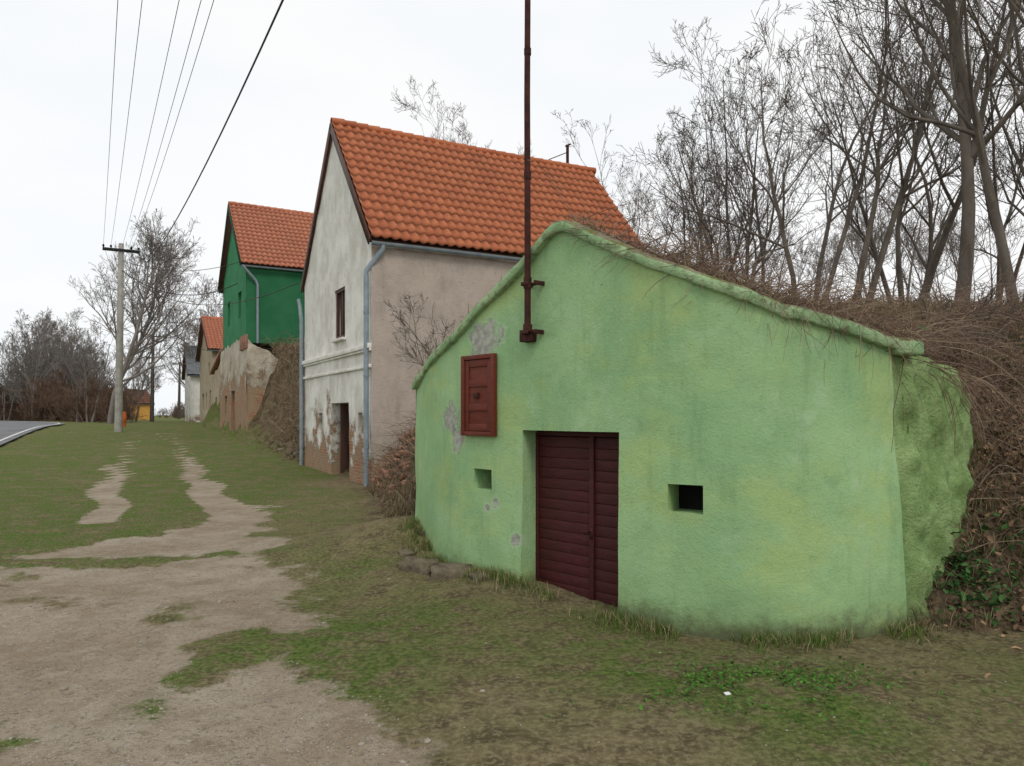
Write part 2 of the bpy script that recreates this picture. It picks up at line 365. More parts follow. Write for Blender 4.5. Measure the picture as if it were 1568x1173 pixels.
# ------------------------------------------------------------------ green wine cellar
cellar=empty("green_wine_cellar")
fp=np.array([(-1.23,9.45),(-.96,8.62),(-.74,8.07),(-.483,7.62),(-.16,7.235),(.098,6.95),(.50,6.515),(.896,6.12),(1.36,5.76),(1.86,5.56),(2.5,5.60),(3.12,5.88)])
def cr(p,n=24):
    q=np.vstack([2*p[0]-p[1],p,2*p[-1]-p[-2]]); o=[]
    for i in range(1,len(q)-2):
        for k in range(n):
            s=k/n; o.append(.5*((2*q[i])+(-q[i-1]+q[i+1])*s+(2*q[i-1]-5*q[i]+4*q[i+1]-q[i+2])*s*s+(-q[i-1]+3*q[i]-3*q[i+1]+q[i+2])*s**3))
    o.append(q[-2]); return np.array(o)
cv=cr(fp); cl=np.concatenate([[0],np.cumsum(np.hypot(*np.diff(cv,axis=0).T))]); UL=cl[-1]
tg=np.gradient(cv,axis=0); tg/=np.linalg.norm(tg,axis=1,keepdims=True)
def CT(u): 
    a=np.array([np.interp(u,cl,tg[:,0]),np.interp(u,cl,tg[:,1])]); return a/np.linalg.norm(a)
def CP(u):
    p=np.array([np.interp(u,cl,cv[:,0]),np.interp(u,cl,cv[:,1])])
    if u>UL: p=p+CT(UL)*(u-UL)
    if u<0: p=p+CT(0)*u
    return p
def CN(u): a=CT(u); return np.array([-a[1],a[0]])
def uat(x,y): return float(cl[np.argmin(np.hypot(cv[:,0]-x,cv[:,1]-y))])
tp_pts=[((-1.23,9.45),2.13),((-.58,7.78),2.58),((.098,6.95),3.15),((.35,6.68),3.40),((.40,6.62),3.44),((.49,6.53),3.42),((1.13,5.92),2.98),((2.05,5.57),2.54),((2.95,5.8),2.33),((3.12,5.88),2.31)]
tu=[uat(*a) for a,_ in tp_pts]; tz=[b for _,b in tp_pts]
def CTOP(u): return float(np.interp(u,tu,tz))
uD0=uat(.098,6.95); uD1=uat(.896,6.12)
uN0,uN1=uat(-.37,7.48),uat(-.2,7.28); uR0,uR1=uat(1.252,5.835),uat(1.49,5.70)
ops=[(uD0,uD1,-.3,1.555,.264,M_door),(uN0,uN1,.953,1.157,.28,M_dark),(uR0,uR1,.93,1.155,.28,M_dark)]
def shear(u,z): return -CT(min(u,UL))*.065*(z-.1)*float(ss((u-UL+1.3)/1.3))
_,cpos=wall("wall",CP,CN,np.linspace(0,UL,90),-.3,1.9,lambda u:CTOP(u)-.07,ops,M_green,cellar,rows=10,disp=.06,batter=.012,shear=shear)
SE=np.array([4.5,7.12]); J=CP(UL); sd=(SE-J); sl=np.linalg.norm(sd); sd/=sl; sn=np.array([-sd[1],sd[0]])
def outside_side(x,y,m=.05): return (x-J[0])*sd[1]-(y-J[1])*sd[0]>m
V=[];nu,nz=60,50
for i in range(nu+1):
    u=i/nu; zt=2.235-.22*u-.7*max(0,u-.7)**1.3
    for j in range(nz+1):
        z=-.3+(zt+.3)*j/nz
        o=(float(fbm(u*9,z*4.5,55,5))-.5)*.20+ .018*(z-2) - .10*math.sin(u*3.14) +.12*max(0,u-.75)
        k=ss(u*10); q0=cpos(UL,z)[:2]; q=q0+sd*u*sl+sn*o*k
        V.append((q[0],q[1],z))
F=[[i*(nz+1)+j,(i+1)*(nz+1)+j,(i+1)*(nz+1)+j+1,i*(nz+1)+j+1] for i in range(nu) for j in range(nz)]
mesh_np("side_wall",V,F,M_greenside,parent=cellar,smooth=True)
BK=np.array([.5,.866])
A0=CP(0); V=[(*A0,-.3),(*(A0+BK*3),-.3),(*(A0+BK*3),2.1),(*A0,2.06)]
mesh_np("flank_wall",V,[[0,1,2,3]],M_greenside,parent=cellar)
prof=[(.30,-.10),(-.035,-.105),(-.045,-.095),(-.046,-.035),(-.038,-.012),(-.01,.0),(.10,.012),(.30,-.02)]
us=np.linspace(-.04,UL+.12,260); V=[]
for u in us:
    p=CP(u); n=CN(min(max(u,0),UL)); z=CTOP(u); p=p+shear(u,1.0)
    ex=.014*(float(fbm(u*4,1.3,8))-.5)*2
    for a,b in prof:
        q=p+n*(a+(ex+.010*(float(vnoise(u*14,a*30+b*50,3))-.5) if a<0.05 else 0)); V.append((q[0],q[1],z+b+.028*(float(fbm(u*4,b*5,4))-.5)+.010*(float(vnoise(u*22,b*60,14))-.5)))
k=len(prof); F=[[i*k+j,i*k+(j+1)%k,(i+1)*k+(j+1)%k,(i+1)*k+j] for i in range(len(us)-1) for j in range(k)]
F+= [[(len(us)-1)*k+a for a in (0,1,2,3)],[(len(us)-1)*k+a for a in (0,3,4,5)],[(len(us)-1)*k+a for a in (0,5,6,7)],[0,1,2,3],[0,3,4,5],[0,5,6,7]]
mesh_np("coping",V,F,M_coping,parent=cellar,smooth=True)
tJ=np.array([*CT(UL),0]); nJ=np.array([*CN(UL),0]); zz=np.array([0,0,1.])
boxes("coping_end_block",[(np.array([*CP(UL),2.235])+tJ*.02+nJ*.10,tJ*.15,nJ*.165,zz*.062)],M_coping,cellar,.025)
nD=CN((uD0+uD1)/2); pa=cpos(uD0,0.)[:2]; pb=cpos(uD1,0.)[:2]; tD=(pb-pa); wD=np.linalg.norm(tD); tD/=wD
def dp(s,z,dep): q=pa+tD*s+nD*dep; return np.array([q[0],q[1],z])
t3=np.array([*tD,0]); n3=np.array([*nD,0])
bx=[]; split=.70
for (s0,s1) in((.03,split-.025),(split+.025,wD-.03)):
    z=-.25
    while z<1.50:
        hgt=min(.095,1.50-z); bx.append((dp((s0+s1)/2,z+hgt/2,.232+R.uniform(-.0015,.0015)),t3*(s1-s0)/2,n3*.012,zz*(hgt/2-.0012))); z+=.097
boxes("door_boards",bx,M_door,cellar,.003)
fr=[(dp(split,.63,.215),t3*.026,n3*.014,zz*.88),(dp(.014,.63,.225),t3*.018,n3*.02,zz*.9),(dp(wD-.014,.63,.225),t3*.018,n3*.02,zz*.9),(dp(wD/2,1.532,.224),t3*(wD/2-.035),n3*.02,zz*.028)]
boxes("door_frame",fr,M_door,cellar,.003)
tube_obj("door_handle",[([dp(split,.66,.205),dp(split,.66,.165)],.008),([dp(split,.66,.163),dp(split-.07,.655,.163)],.009)],M_rust,8,cellar)
boxes("lock_plate",[(dp(split,.64,.199),t3*.018,n3*.002,zz*.05)],M_rust,cellar)
u0,u1=uat(-.483,7.62),uat(-.14,7.21); qa=cpos(u0,1.9); qb=cpos(u1,1.9); ts=qb-qa; ws=np.linalg.norm(ts); ts/=ws; ns=np.array([-ts[1],ts[0],0]); 
def sp(s,z,o): q=qa+ts*s-ns*o; return np.array([q[0],q[1],z])
z0,z1=1.487,2.30; zc=(z0+z1)/2
bx=[(sp(ws/2,zc,.012),ts*(ws/2-.012),ns*.012,zz*((z1-z0)/2-.012)),
 (sp(.025,zc,.028),ts*.027,ns*.022,zz*(z1-z0)/2),(sp(ws-.025,zc,.028),ts*.027,ns*.022,zz*(z1-z0)/2),
 (sp(ws/2,z0+.022,.027),ts*(ws/2-.053),ns*.02,zz*.022),(sp(ws/2,z1-.022,.027),ts*(ws/2-.053),ns*.02,zz*.022)]
for s in (.085,ws-.085): bx.append((sp(s,zc,.027),ts*.028,ns*.009,zz*((z1-z0)/2-.05)))
for z in (z0+.085,z1-.085,zc+.12,zc-.12): bx.append((sp(ws/2,z,.0265),ts*(ws/2-.116),ns*.008,zz*.035))
boxes("shutter",bx,M_shut,cellar,.004)
boxes("shutter_latch",[(sp(ws/2-.02,zc,.035),ts*.032,ns*.018,zz*.03)],M_rust,cellar,.004)
px,py=.143,6.77
pipe=[[(px,py,2.50),(px,py,3.4),(px-.004,py,4.6),(px+.002,py,5.75),(px,py,6.6)]]
tube_obj("chimney_pipe",[(pipe[0],[.030,.029,.028,.027,.026]),([(px,py,3.86),(px,py,3.93)],.034),([(px,py,5.0),(px,py,5.06)],.033),([(px,py,2.86),(px,py,2.96)],.038),([(px,py,2.46),(px,py,2.53)],.042)],M_rust,14,cellar)
bx=[]
for z in (2.90,2.455): bx+=[(np.array([px,py,z])+n3*.045+t3*.045,t3*.075,n3*.008,zz*.014),(np.array([px,py,z])+n3*.045+t3*.11,n3*.07,t3*.01,zz*.02),(np.array([px,py,z])+n3*.03-t3*.04,n3*.07,t3*.01,zz*.018),(np.array([px,py,z])-n3*.04,t3*.045,n3*.006,zz*.016)]
bx.append((np.array([px,py,2.43])+n3*.055-t3*.045,t3*.07,n3*.05,zz*.055))
boxes("pipe_brackets",bx,M_rust,cellar,.004)
V=[];C=[];us=np.linspace(-.02,UL+.05,90); wsn=np.linspace(.10,7.5,60)
for u in us:
    p=CP(u)
    for w in wsn:
        q=p+BK*w; z=CTOP(u)-.03+.05*w-1.6*ss((w-4.5)/3)+(float(fbm(q[0]*2.2,q[1]*2.2,61))-.42)*.22*min(1,w*2)
        V.append((q[0],q[1],z)); C.append((0,1,.3))
n2=len(wsn); F=[[i*n2+j,(i+1)*n2+j,(i+1)*n2+j+1,i*n2+j+1] for i in range(len(us)-1) for j in range(n2-1)]
o=len(V)
for i in (0,len(us)-1):
    b0=len(V)
    for j in range(n2): v=V[i*n2+j]; V.append((v[0],v[1],0.)); C.append((0,1,.3))
    F+=[[i*n2+j,i*n2+j+1,b0+j+1,b0+j] for j in range(n2-1)]
V=np.array(V); MV=V[:o].copy(); mesh_np("earth_mound",V,F,M_ground,np.array(C),smooth=True)
kd=kdtree.KDTree(len(MV))
for i,v in enumerate(MV): kd.insert((v[0],v[1],0),i)
kd.balance()
def surf(x,y):
    z=float(terr(np.array([x]),np.array([y]))[0]); c,i,d=kd.find((x,y,0))
    if d<.12: z=max(z,MV[i][2])
    return z

# ------------------------------------------------------------------ houses
def roof_slope(name,o,a,L,dn,D,mat,parent,tw=.235,tl=.36,amp=.055):
    o,a,dn=[np.array(q,float) for q in(o,a,dn)]; n=np.cross(a,dn); n=n if n[2]>0 else -n; n/=np.linalg.norm(n)
    nc=int(L/tw); tw=L/nc; nr=int(D/tl); tl=D/nr
    uu=np.linspace(0,L,nc*8+1); rows=[];g=[];rid=[]
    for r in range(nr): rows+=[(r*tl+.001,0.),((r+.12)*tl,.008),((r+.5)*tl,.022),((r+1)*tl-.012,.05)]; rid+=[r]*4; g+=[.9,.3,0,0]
    rows.append((nr*tl,.0)); rid.append(nr-1); g.append(.5)
    hh=amp*(.5+.5*np.cos(2*np.pi*uu/tw))**1.2; ci=np.floor(uu/tw+.5)
    V=np.zeros((len(rows),len(uu),3)); C=np.zeros((len(rows),len(uu),3))
    for i,(v,s) in enumerate(rows):
        jt=(h2(ci,np.full_like(ci,rid[i]),5)-.5)*.014
        sag=-.07*np.sin(np.pi*uu/L)*math.sin(math.pi*v/D)
        V[i]=o+a*uu[:,None]+dn*(v+jt[:,None])+n*(hh+s+sag+(fbm(uu*.6,np.full_like(uu,v*.6),6)-.5)*.06)[:,None]
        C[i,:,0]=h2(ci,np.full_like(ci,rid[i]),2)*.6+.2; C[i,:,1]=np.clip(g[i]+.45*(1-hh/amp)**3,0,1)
    nu=len(uu); idx=np.arange(len(rows)*nu).reshape(len(rows),nu)
    F=np.stack([idx[:-1,:-1],idx[1:,:-1],idx[1:,1:],idx[:-1,1:]],-1).reshape(-1,4)
    mesh_np(name,V.reshape(-1,3),F,mat,C.reshape(-1,3),parent=parent)
def house(name,nc,fd,pd,W,L,zb,ze,za,fmat,smat,tmat,ops=[],oh=.3,ov=.35,sops=[],verge=None,tw=.235,tl=.36):
    E=empty(name); nc=np.array(nc,float); fd=np.array(fd,float);fd/=np.linalg.norm(fd); pd=np.array(pd,float);pd/=np.linalg.norm(pd)
    top=lambda u: ze+(za-ze)*(1-abs(u-W/2)/(W/2))
    zm=ze-.4
    _,fpos=wall("facade",lambda u:nc+fd*u,lambda u:pd,list(np.linspace(0,W,25)),zb,zm,lambda u:max(top(u),zm+.05)-.06,ops,fmat,E,rows=10,dz=.3,disp=.09)
    wall("side_wall",lambda u:nc+pd*u,lambda u:fd,list(np.linspace(0,L,25)),zb,zm,lambda u:ze-.06,sops,smat,E,rows=2,dz=.3,disp=.05)
    f2=nc+fd*W
    mesh_np("far_wall",[(*f2,zb),(*(f2+pd*L),zb),(*(f2+pd*L),ze-.06),(*f2,ze-.06)],[[0,1,2,3]],smat,parent=E)
    bk=nc+pd*L; mid=bk+fd*W/2
    mesh_np("back_wall",[(*bk,zb),(*(bk+fd*W),zb),(*(bk+fd*W),ze-.06),(*bk,ze-.06)],[[0,1,2,3]],smat,parent=E)
    mesh_np("back_gable",[(*bk,ze-.06),(*(bk+fd*W),ze-.06),(*mid,za-.06)],[[0,1,2]],smat,parent=E)
    ap=np.array([*(nc+fd*W/2-pd*oh),za+.06]); a=np.array([*pd,0.]); LL=L+2*oh
    for sgn,nm in((-1,"roof_near"),(1,"roof_far")):
        dn=np.array([*(fd*sgn*W/2),ze-za]); D0=np.linalg.norm(dn); dn/=D0; D=D0+(ov if sgn<0 else max(ov,.35))
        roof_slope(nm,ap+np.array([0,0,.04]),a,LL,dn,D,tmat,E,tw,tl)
        n=np.cross(a,dn); n=n if n[2]>0 else -n
        c=ap+a*LL/2+dn*D/2-n*.115
        boxes("roof_deck",[(c,a*(LL/2-.03),dn*(D/2-.02),n*.02)],M_brown,E)
        boxes("barge_board",[(ap+dn*D/2-n*.05-a*.012,a*.014,dn*D/2,n*.11)],verge or M_brown,E)
        boxes("barge_board",[(ap+a*(LL+.012)+dn*D/2-n*.05,a*.014,dn*D/2,n*.11)],verge or M_brown,E)
    g=[]; x=0
    while x<LL-.05:
        p0=ap+a*x+np.array([0,0,.08-.05*math.sin(math.pi*x/LL)]); g.append(([p0,p0+a*.36],[.10,.125])); x+=.34
    V,F=tubes([(np.array(p),np.array(r)) for p,r in g],10); C=np.zeros((len(V),3)); C[:,0]=np.repeat(R.random(len(g)),20)
    mesh_np("ridge_tiles",V,F,tmat,C,smooth=True,parent=E)
    dn=np.array([*(-fd*W/2),ze-za]); D0=np.linalg.norm(dn); dn/=D0
    g0=ap+dn*(D0+ov+.05)+np.array([0,0,-.03])
    V=[];K=9
    for x in np.linspace(0,LL,20):
        for q in range(K):
            an=math.pi*q/(K-1); V.append(g0+a*x+np.array([*(-fd),0])*(.08*math.cos(an))+np.array([0,0,-.08*math.sin(an)]))
    F=[[i*K+j,i*K+j+1,(i+1)*K+j+1,(i+1)*K+j] for i in range(19) for j in range(K-1)]
    mesh_np("gutter",V,F,M_zinc,parent=E,smooth=True)
    return E,g0,a,np.array([*fd,0.]),fpos
wops=[(1.87,3.6,-.2,2.02,.5,M_dark),(2.24,3.21,3.75,5.1,.16,M_brown),(.75,1.1,1.25,1.75,.25,M_dark),(4.6,5.0,1.2,1.75,.2,M_dark)]
WH,g0,a3,f3,_=house("white_house",WN,FD,PD,6.9,8.55,-.4,5.9,9.72,M_white,M_pink,M_tile,wops,oh=.06,ov=.16)
def wf(s,z,o=0): q=WN+FD*s-PD*o; return np.array([q[0],q[1],z])
F3=np.array([*FD,0.]); P3=np.array([*PD,0.])
boxes("cornice",[(wf(3.45,3.34,.05),F3*3.46,P3*.05,zz*.06),(wf(3.45,3.25,.03),F3*3.455,P3*.028,zz*.03),(wf(3.45,2.86,.03),F3*3.455,P3*.03,zz*.04)],M_white,WH,.01)
boxes("window_frame",[(wf(2.26,4.42,-.06),F3*.04,P3*.04,zz*.67),(wf(3.19,4.42,-.06),F3*.04,P3*.04,zz*.67),(wf(2.725,5.06,-.06),F3*.42,P3*.04,zz*.04),(wf(2.725,3.79,-.06),F3*.42,P3*.05,zz*.04),(wf(2.725,4.42,-.08),F3*.03,P3*.03,zz*.6)],M_brown,WH,.004)
boxes("window_sill",[(wf(2.725,3.71,.05),F3*.56,P3*.06,zz*.035)],M_white,WH,.008)
boxes("door_leaf",[(wf(3.4,.95,-.32),F3*.03,P3*.13,zz*1.05),(wf(2.7,1.93,-.40),F3*.8,P3*.04,zz*.07)],M_brown,WH,.004)
dpx=wf(.1,0,.1)[:2]
gl=g0+a3*.3
def dpipe(par,foot,gl,zg):
    pts=[gl,gl+np.array([0,0,-.14]),np.array([*(foot),gl[2]-.65]),np.array([*foot,gl[2]-.85]),np.array([*foot,1.6]),np.array([*foot,zg])]
    tube_obj("downpipe",[(pts,.062)],M_zinc,12,par)
    tube_obj("downpipe_joints",[([np.array([*foot,z]),np.array([*foot,z+.06])],.072) for z in (zg+.9,2.6,4.1)],M_zinc,12,par)
dpipe(WH,dpx,gl,.0)
tube_obj("downpipe",[([wf(7.1,5.4,.15),wf(7.05,5.2,.12),wf(6.92,4.7,.1),wf(6.92,4.4,.1),wf(6.92,.1,.1)],.06)],M_zinc,12,WH)
tube_obj("roof_mast",[([(1.85,24.6,9.3),(1.85,24.6,10.7)],.05),([(1.2,24.0,10.0),(1.85,24.6,10.45)],.015),([(1.78,24.6,10.65),(1.95,24.6,10.72)],.03)],M_rust,8,WH)

GN=np.array([-12.4,34.4])
gops=[(1.4,2.3,6.4,7.7,.15,M_glass),(5.2,6.1,6.4,7.7,.15,M_glass)]
GH,gg,ga,gf,_=house("green_house",GN,FD,PD,8.0,11,5.0,8.8,12.4,M_ltgreen,M_dkgreen,M_tile2,gops,oh=.25,ov=.25,verge=simple("dark_green_wood",(.012,.05,.03),(.02,.07,.04)))
def gfp(s,z,o=0): q=GN+FD*s-PD*o; return np.array([q[0],q[1],z])
def jag(u,s): return .22*(float(fbm(u*2.2,1.7,s))-.5)*2
wall("plinth",lambda u:GN+FD*u-PD*.15,lambda u:PD,list(np.linspace(-1.3,8,70)),.2,3.6,lambda u:5.25+jag(u,3),[(2.5,3.7,.5,2.9,.4,M_dark),(5.3,6.3,1.6,2.7,.3,M_dark)],M_ruin,GH,rows=8,dz=.2,disp=.14)
q=GN-FD*1.3-PD*.15
wall("plinth_side",lambda u:q+PD*u,lambda u:FD,list(np.linspace(0,1.5,30)),.2,2.0,lambda u:5.1-.6*u+jag(u,5),[],M_ruin,GH,rows=14,dz=.2,disp=.14)
tp=[q,q+PD*1.0,GN+PD*1.0,GN-PD*.15]; mesh_np("plinth_top",[(*v,4.95) for v in tp],[[0,1,2,3]],M_ruin,parent=GH)
boxes("brick_band",[(np.array([*(q+FD*.8-PD*.03),5.0]),F3*.82,P3*.06,zz*.32)],M_brick,GH,.02)
tube_obj("downpipe",[([gfp(-.3,8.6,.2),gfp(-.12,8.0,-.4),gfp(-.1,7.8,-.5),gfp(-.1,5,-.5)],.06)],M_zinc,10,GH)

f2=np.array([-.454,.891]); p2=np.array([.891,.454])
CN0=np.array([-20.3,50.]); cops=[(1.2,2.4,.9,3.4,.3,M_dark),(4.2,5.2,1.8,3.3,.25,M_dark),(7,8,1.8,3.3,.25,M_dark),(2,2.8,4.4,5.4,.2,M_glass)]
house("cream_house",CN0,f2,p2,11,9,.3,6.2,8.8,M_cream,M_cream,M_tile2,cops,oh=.3,ov=.35)
LH=empty("press_house")
l0=np.array([-17.0,43.4]); wall("facade",lambda u:l0+f2*u,lambda u:p2,list(np.linspace(0,6.8,30)),.3,4.2,lambda u:5.1-.15*u+.1*math.sin(u*1.7),[(1.,2.2,.5,2.9,.35,M_dark),(3.6,4.4,1.7,2.8,.3,M_dark)],M_cream,LH,rows=3,dz=.3,disp=.12)
wall("side_wall",lambda u:l0+p2*u,lambda u:f2,list(np.linspace(0,5,10)),.3,4.2,lambda u:5.1,[],M_ruin,LH,rows=3,dz=.3,disp=.15)
boxes("parapet",[(np.array([*(l0+f2*3.4+p2*.1),5.0]),np.array([*f2,-.15])*3.4,np.array([*p2,0])*.25,zz*.10)],M_brick,LH)
house("pale_house",(-30.5,70.),f2,p2,9,8,.5,5.6,8.4,M_white,M_white,simple("slate",(.12,.13,.14),(.2,.21,.22)),[(2,3,2,3.4,.2,M_glass),(5,6,2,3.4,.2,M_glass)])
house("ochre_hut",(-51.0,100),(-.95,.3),(.3,.95),2.6,3,.6,3.3,5.0,M_ochre,M_ochre,simple("brown_roofing",(.12,.06,.04),(.18,.09,.06)),[(.9,1.7,.9,2.6,.2,M_glass)],oh=.2,ov=.2)
bq=np.array([-23.6,44.5]); bz=float(base(*bq))
tube_obj("orange_barrel",[([(*bq,bz),(*bq,bz+.08),(*bq,bz+.3),(*bq,bz+.34),(*bq,bz+.6),(*bq,bz+.64),(*bq,bz+.86),(*bq,bz+.9),(*bq,bz+.9)],[.30,.30,.30,.32,.32,.30,.30,.29,.001])],M_orange,20)

# ------------------------------------------------------------------ poles and wires
def pole(x,y,H,mat,r0=.17,arm=.85,yaw=(.87,.49)):
    E=empty("utility_pole"); z=float(terr(np.array([x]),np.array([y]))[0])
    tube_obj("shaft",[([(x-.12,y,z-.2),(x-.04,y,z+H*.5),(x+.03,y,z+H),(x+.03,y,z+H+.001)],[r0,r0*.8,r0*.62,.001])],mat,12,E)
    ax=np.array([yaw[0],yaw[1],0]); pp=np.array([-yaw[1],yaw[0],0]); c=np.array([x+.03,y,z+H-.35])
    boxes("crossarm",[(c-pp*.14,ax*arm,pp*.045,zz*.05),(c+pp*.14,ax*arm,pp*.045,zz*.05)],M_wire if mat is M_conc else mat,E,.005)
    ins=[]
    for o in (-.95,-.55,.55,.95):
        b=c+ax*arm*o; ins.append(([b+zz*.04,b+zz*.1,b+zz*.12,b+zz*.2,b+zz*.24],[.015,.02,.05,.055,.02]))
    tube_obj("insulators",ins,M_dark,10,E)
    return c,ax,z
c1,ax1,zp1=pole(-20.15,38.,9.7,M_conc,.20)
c2,ax2,_=pole(-36.,74,8.9,M_pole,.21,1.); c3,ax3,_=pole(-54.5,121,9.4,M_pole,.25,1.1); c4,ax4,_=pole(-70,161,9,M_pole,.28,1.1); c0,ax0,_=pole(5.5,-7,9.9,M_conc)
def wire(a,b,sag,r=.007,n=24):
    a=np.array(a,float);b=np.array(b,float); t=np.linspace(0,1,n)[:,None]; p=a+(b-a)*t; p[:,2]-=(4*sag*t*(1-t))[:,0]; return (p,np.full(n,r))
W=[]
for o in (-.95,-.55,.05,.4,.6): 
    W.append(wire(c1+ax1*.85*o+zz*.2,c0+ax0*.85*o*1.25+zz*.2,.8+.1*o,.007))
for o in (-.95,-.55,.55,.95): 
    W.append(wire(c1+ax1*.85*o+zz*.2,c2+ax2*.8*o+zz*.2,.9,.008)); W.append(wire(c2+ax2*.8*o+zz*.2,c3+ax3*.8*o+zz*.2,1.,.012))
W.append(wire(c1+ax1*1.1-zz*.6,c0+ax0*1.45+zz*.3,1.5,.018))
W.append(wire(c1-zz*.5,gfp(.5,8.9,.2),.5,.014)); W.append(wire(c1-zz*1.,gfp(1.2,8.0,.2),.9,.020)); W.append(wire(c1-zz*1.,wf(6.9,5.9,.2),1.2,.014))
W.append(wire(c1-zz*1.4,np.array([-19.9,49.9,6.0]),1.0,.014))
tube_obj("overhead_wires",W,M_wire,5)

# ------------------------------------------------------------------ trees
def gen_tree(seed,H,r0,stems=1,spread=.25,nchild=(9,6,5,3),up=.10,minr=.006,levels=4,wob=.09,bare=.25,ang=(.35,.8)):
    rng=np.random.default_rng(seed); out=[]
    def grow(p,d,L,r,lev):
        n=9 if lev==0 else (6 if lev==1 else (4 if lev<3 else 3)); pts=[p];rad=[r];ds=[]
        for i in range(n):
            d=d+rng.normal(0,wob*(1+.45*lev),3)+np.array([0,0,up*(1 if lev else .6)]); d=d/np.linalg.norm(d); ds.append(d)
            p=p+d*L/n; pts.append(p); rad.append(max(r*(1-.80*(i+1)/n),minr))
        out.append((np.array(pts),np.array(rad)))
        if lev<levels:
            for c in range(nchild[lev]):
                t=rng.uniform(bare if lev==0 else .18,.98); i=min(int(t*n),n-1); f=t*n-i
                b=pts[i]*(1-f)+pts[i+1]*f; rr=rad[i]*(1-f)+rad[i+1]*f; dd=ds[i]
                q=rng.normal(0,1,3); q=q-dd*np.dot(q,dd); q/=np.linalg.norm(q)+1e-9
                an=rng.uniform(*ang)*(1+.12*lev)
                nd=dd*math.cos(an)+q*math.sin(an)
                grow(b,nd,L*rng.uniform(.38,.62)*(1.2-.65*t),max(rr*.6,minr),lev+1)
    for s in range(stems):
        a=rng.uniform(0,6.28) if stems<3 else 6.28*(s+rng.uniform(0,.6))/stems; k=spread*rng.uniform(.4,1.4) if stems>1 else spread*.2
        d=np.array([math.cos(a)*k,math.sin(a)*k,1.]); d/=np.linalg.norm(d)
        grow(np.array([math.cos(a)*.15*(stems>1),math.sin(a)*.15*(stems>1),-.3]),d,H*rng.uniform(.7,1.),r0*rng.uniform(.6,1.),0)
    thick=[g for g in out if g[1][0]>.03]; thin=[g for g in out if g[1][0]<=.03]
    V1,F1=tubes(thick,7); V2,F2=tubes(thin,3)
    return np.concatenate([V1,V2]),np.concatenate([F1,F2+len(V1)])
NC=(9,6,4,3)
T=[gen_tree(11,9.5,.12,3,.28,NC,.11),gen_tree(12,10.5,.14,4,.25,NC,.12),gen_tree(13,11.,.17,2,.2,(10,6,4,3),.12),gen_tree(14,8.5,.085,5,.38,(8,5,4,3),.11),gen_tree(15,13.,.24,1,.2,(15,7,5,3),.09)]
TM=[None]*5
def place_tree(i,x,y,rot,sc,name="bare_tree",z=None):
    V,F=T[i]
    if TM[i] is None:
        ob=mesh_np(name,V,F,M_bark,smooth=True); TM[i]=ob.data
    else:
        ob=bpy.data.objects.new(name,TM[i]); scene.collection.objects.link(ob)
    ob.location=(x,y,(surf(x,y)-.05) if z is None else z); ob.rotation_euler=(0,0,rot); ob.scale=(sc,sc,sc)
def at(pxl,Y): return (pxl-784)/1130*Y
for i,pxl,Y,rot,sc in [(0,1235,21,.4,1.1),(3,1150,24,0.4,1.1),(2,1310,23,.4,1.0),(4,1470,18,2.4,1.0),(1,1390,27,3.2,1.1),(2,1570,16,4.,1.0),(0,1530,26,5.,1.1),
   (1,1670,20,2,1.1),(3,1060,30,2.6,1.05)]:
    place_tree(i,at(pxl,Y),Y,rot,sc)
place_tree(3,at(705,34),34,1.,1.05,z=7.0); place_tree(0,at(780,37),37,2.2,.8,z=7.0); place_tree(0,at(940,38),38,.3,.8,z=6); place_tree(0,at(500,46),46,.9,.72,z=5.2)
TL=gen_tree(31,15.,.30,2,.14,(16,8,6,3),minr=.012,up=.12,bare=.12)
def tree_obj(name,T_,x,y,z,sc,rot,mat):
    V,F=T_; ob=mesh_np(name,V,F,mat,smooth=True); ob.location=(x,y,z); ob.scale=(sc,)*3; ob.rotation_euler=(0,0,rot); return ob
tree_obj("large_bare_tree",TL,at(166,58),58,.7,1.0,0,M_barkhaze)
TS=[gen_tree(41,9,.14,3,.3,(8,6,4,3),minr=.013),gen_tree(42,11,.2,2,.2,(10,6,4,3),minr=.014),gen_tree(43,5,.06,6,.55,(7,5,4),minr=.014,levels=3,bare=.05),gen_tree(44,10,.1,3,.3,(7,5,4,2),minr=.010,up=.12)]
def mass(name,lst,mat):
    Vs=[];Fs=[];o=0
    for i,x,y,z,sc,rot in lst:
        V,F=TS[i]; c,s=math.cos(rot),math.sin(rot); v=V*sc; v=np.stack([v[:,0]*c-v[:,1]*s+x,v[:,0]*s+v[:,1]*c+y,v[:,2]+z],1); Vs.append(v);Fs.append(F+o);o+=len(v)
    mesh_np(name,np.concatenate(Vs),np.concatenate(Fs),mat)
l=[]
for k in range(90):
    Y=R.uniform(62,110); p=R.uniform(-140,160); x=at(p,Y); o=float(roff(x,Y))
    if (o>2.5 or o<-9.5) and len(l)<36: l.append((int(R.integers(0,2)),x,Y,.6,R.uniform(.75,1.15)*(1 if p<110 else .8),R.uniform(0,6)))
for p,Y,sc in ((222,110,.8),(205,75,.7),(318,75,1.15),(332,90,1.1),(300,95,1.)): l.append((1,at(p,Y),Y,.8,sc,p*.1))
mass("distant_tree_line",l,M_barkhaze)
l=[]
for k in range(240):
    Y=R.uniform(60,120); p=R.uniform(-120,180); x=at(p,Y); o=float(roff(x,Y))
    if o>3 or o<-9: l.append((2,x,Y,.5,R.uniform(.6,1.35),R.uniform(0,6)))
for k in range(16): l.append((2,at(R.uniform(200,292),150),R.uniform(135,170),.8,R.uniform(.5,.9),R.uniform(0,6)))
mass("distant_bushes",l,M_bush)
l=[]
for k in range(9):
    Y=R.uniform(36,60); p=R.uniform(1000,1700); x=at(p,Y); l.append((3,x,Y,float(terr(np.array([x]),np.array([Y]))[0])-.2,R.uniform(.9,1.15),R.uniform(0,6)))
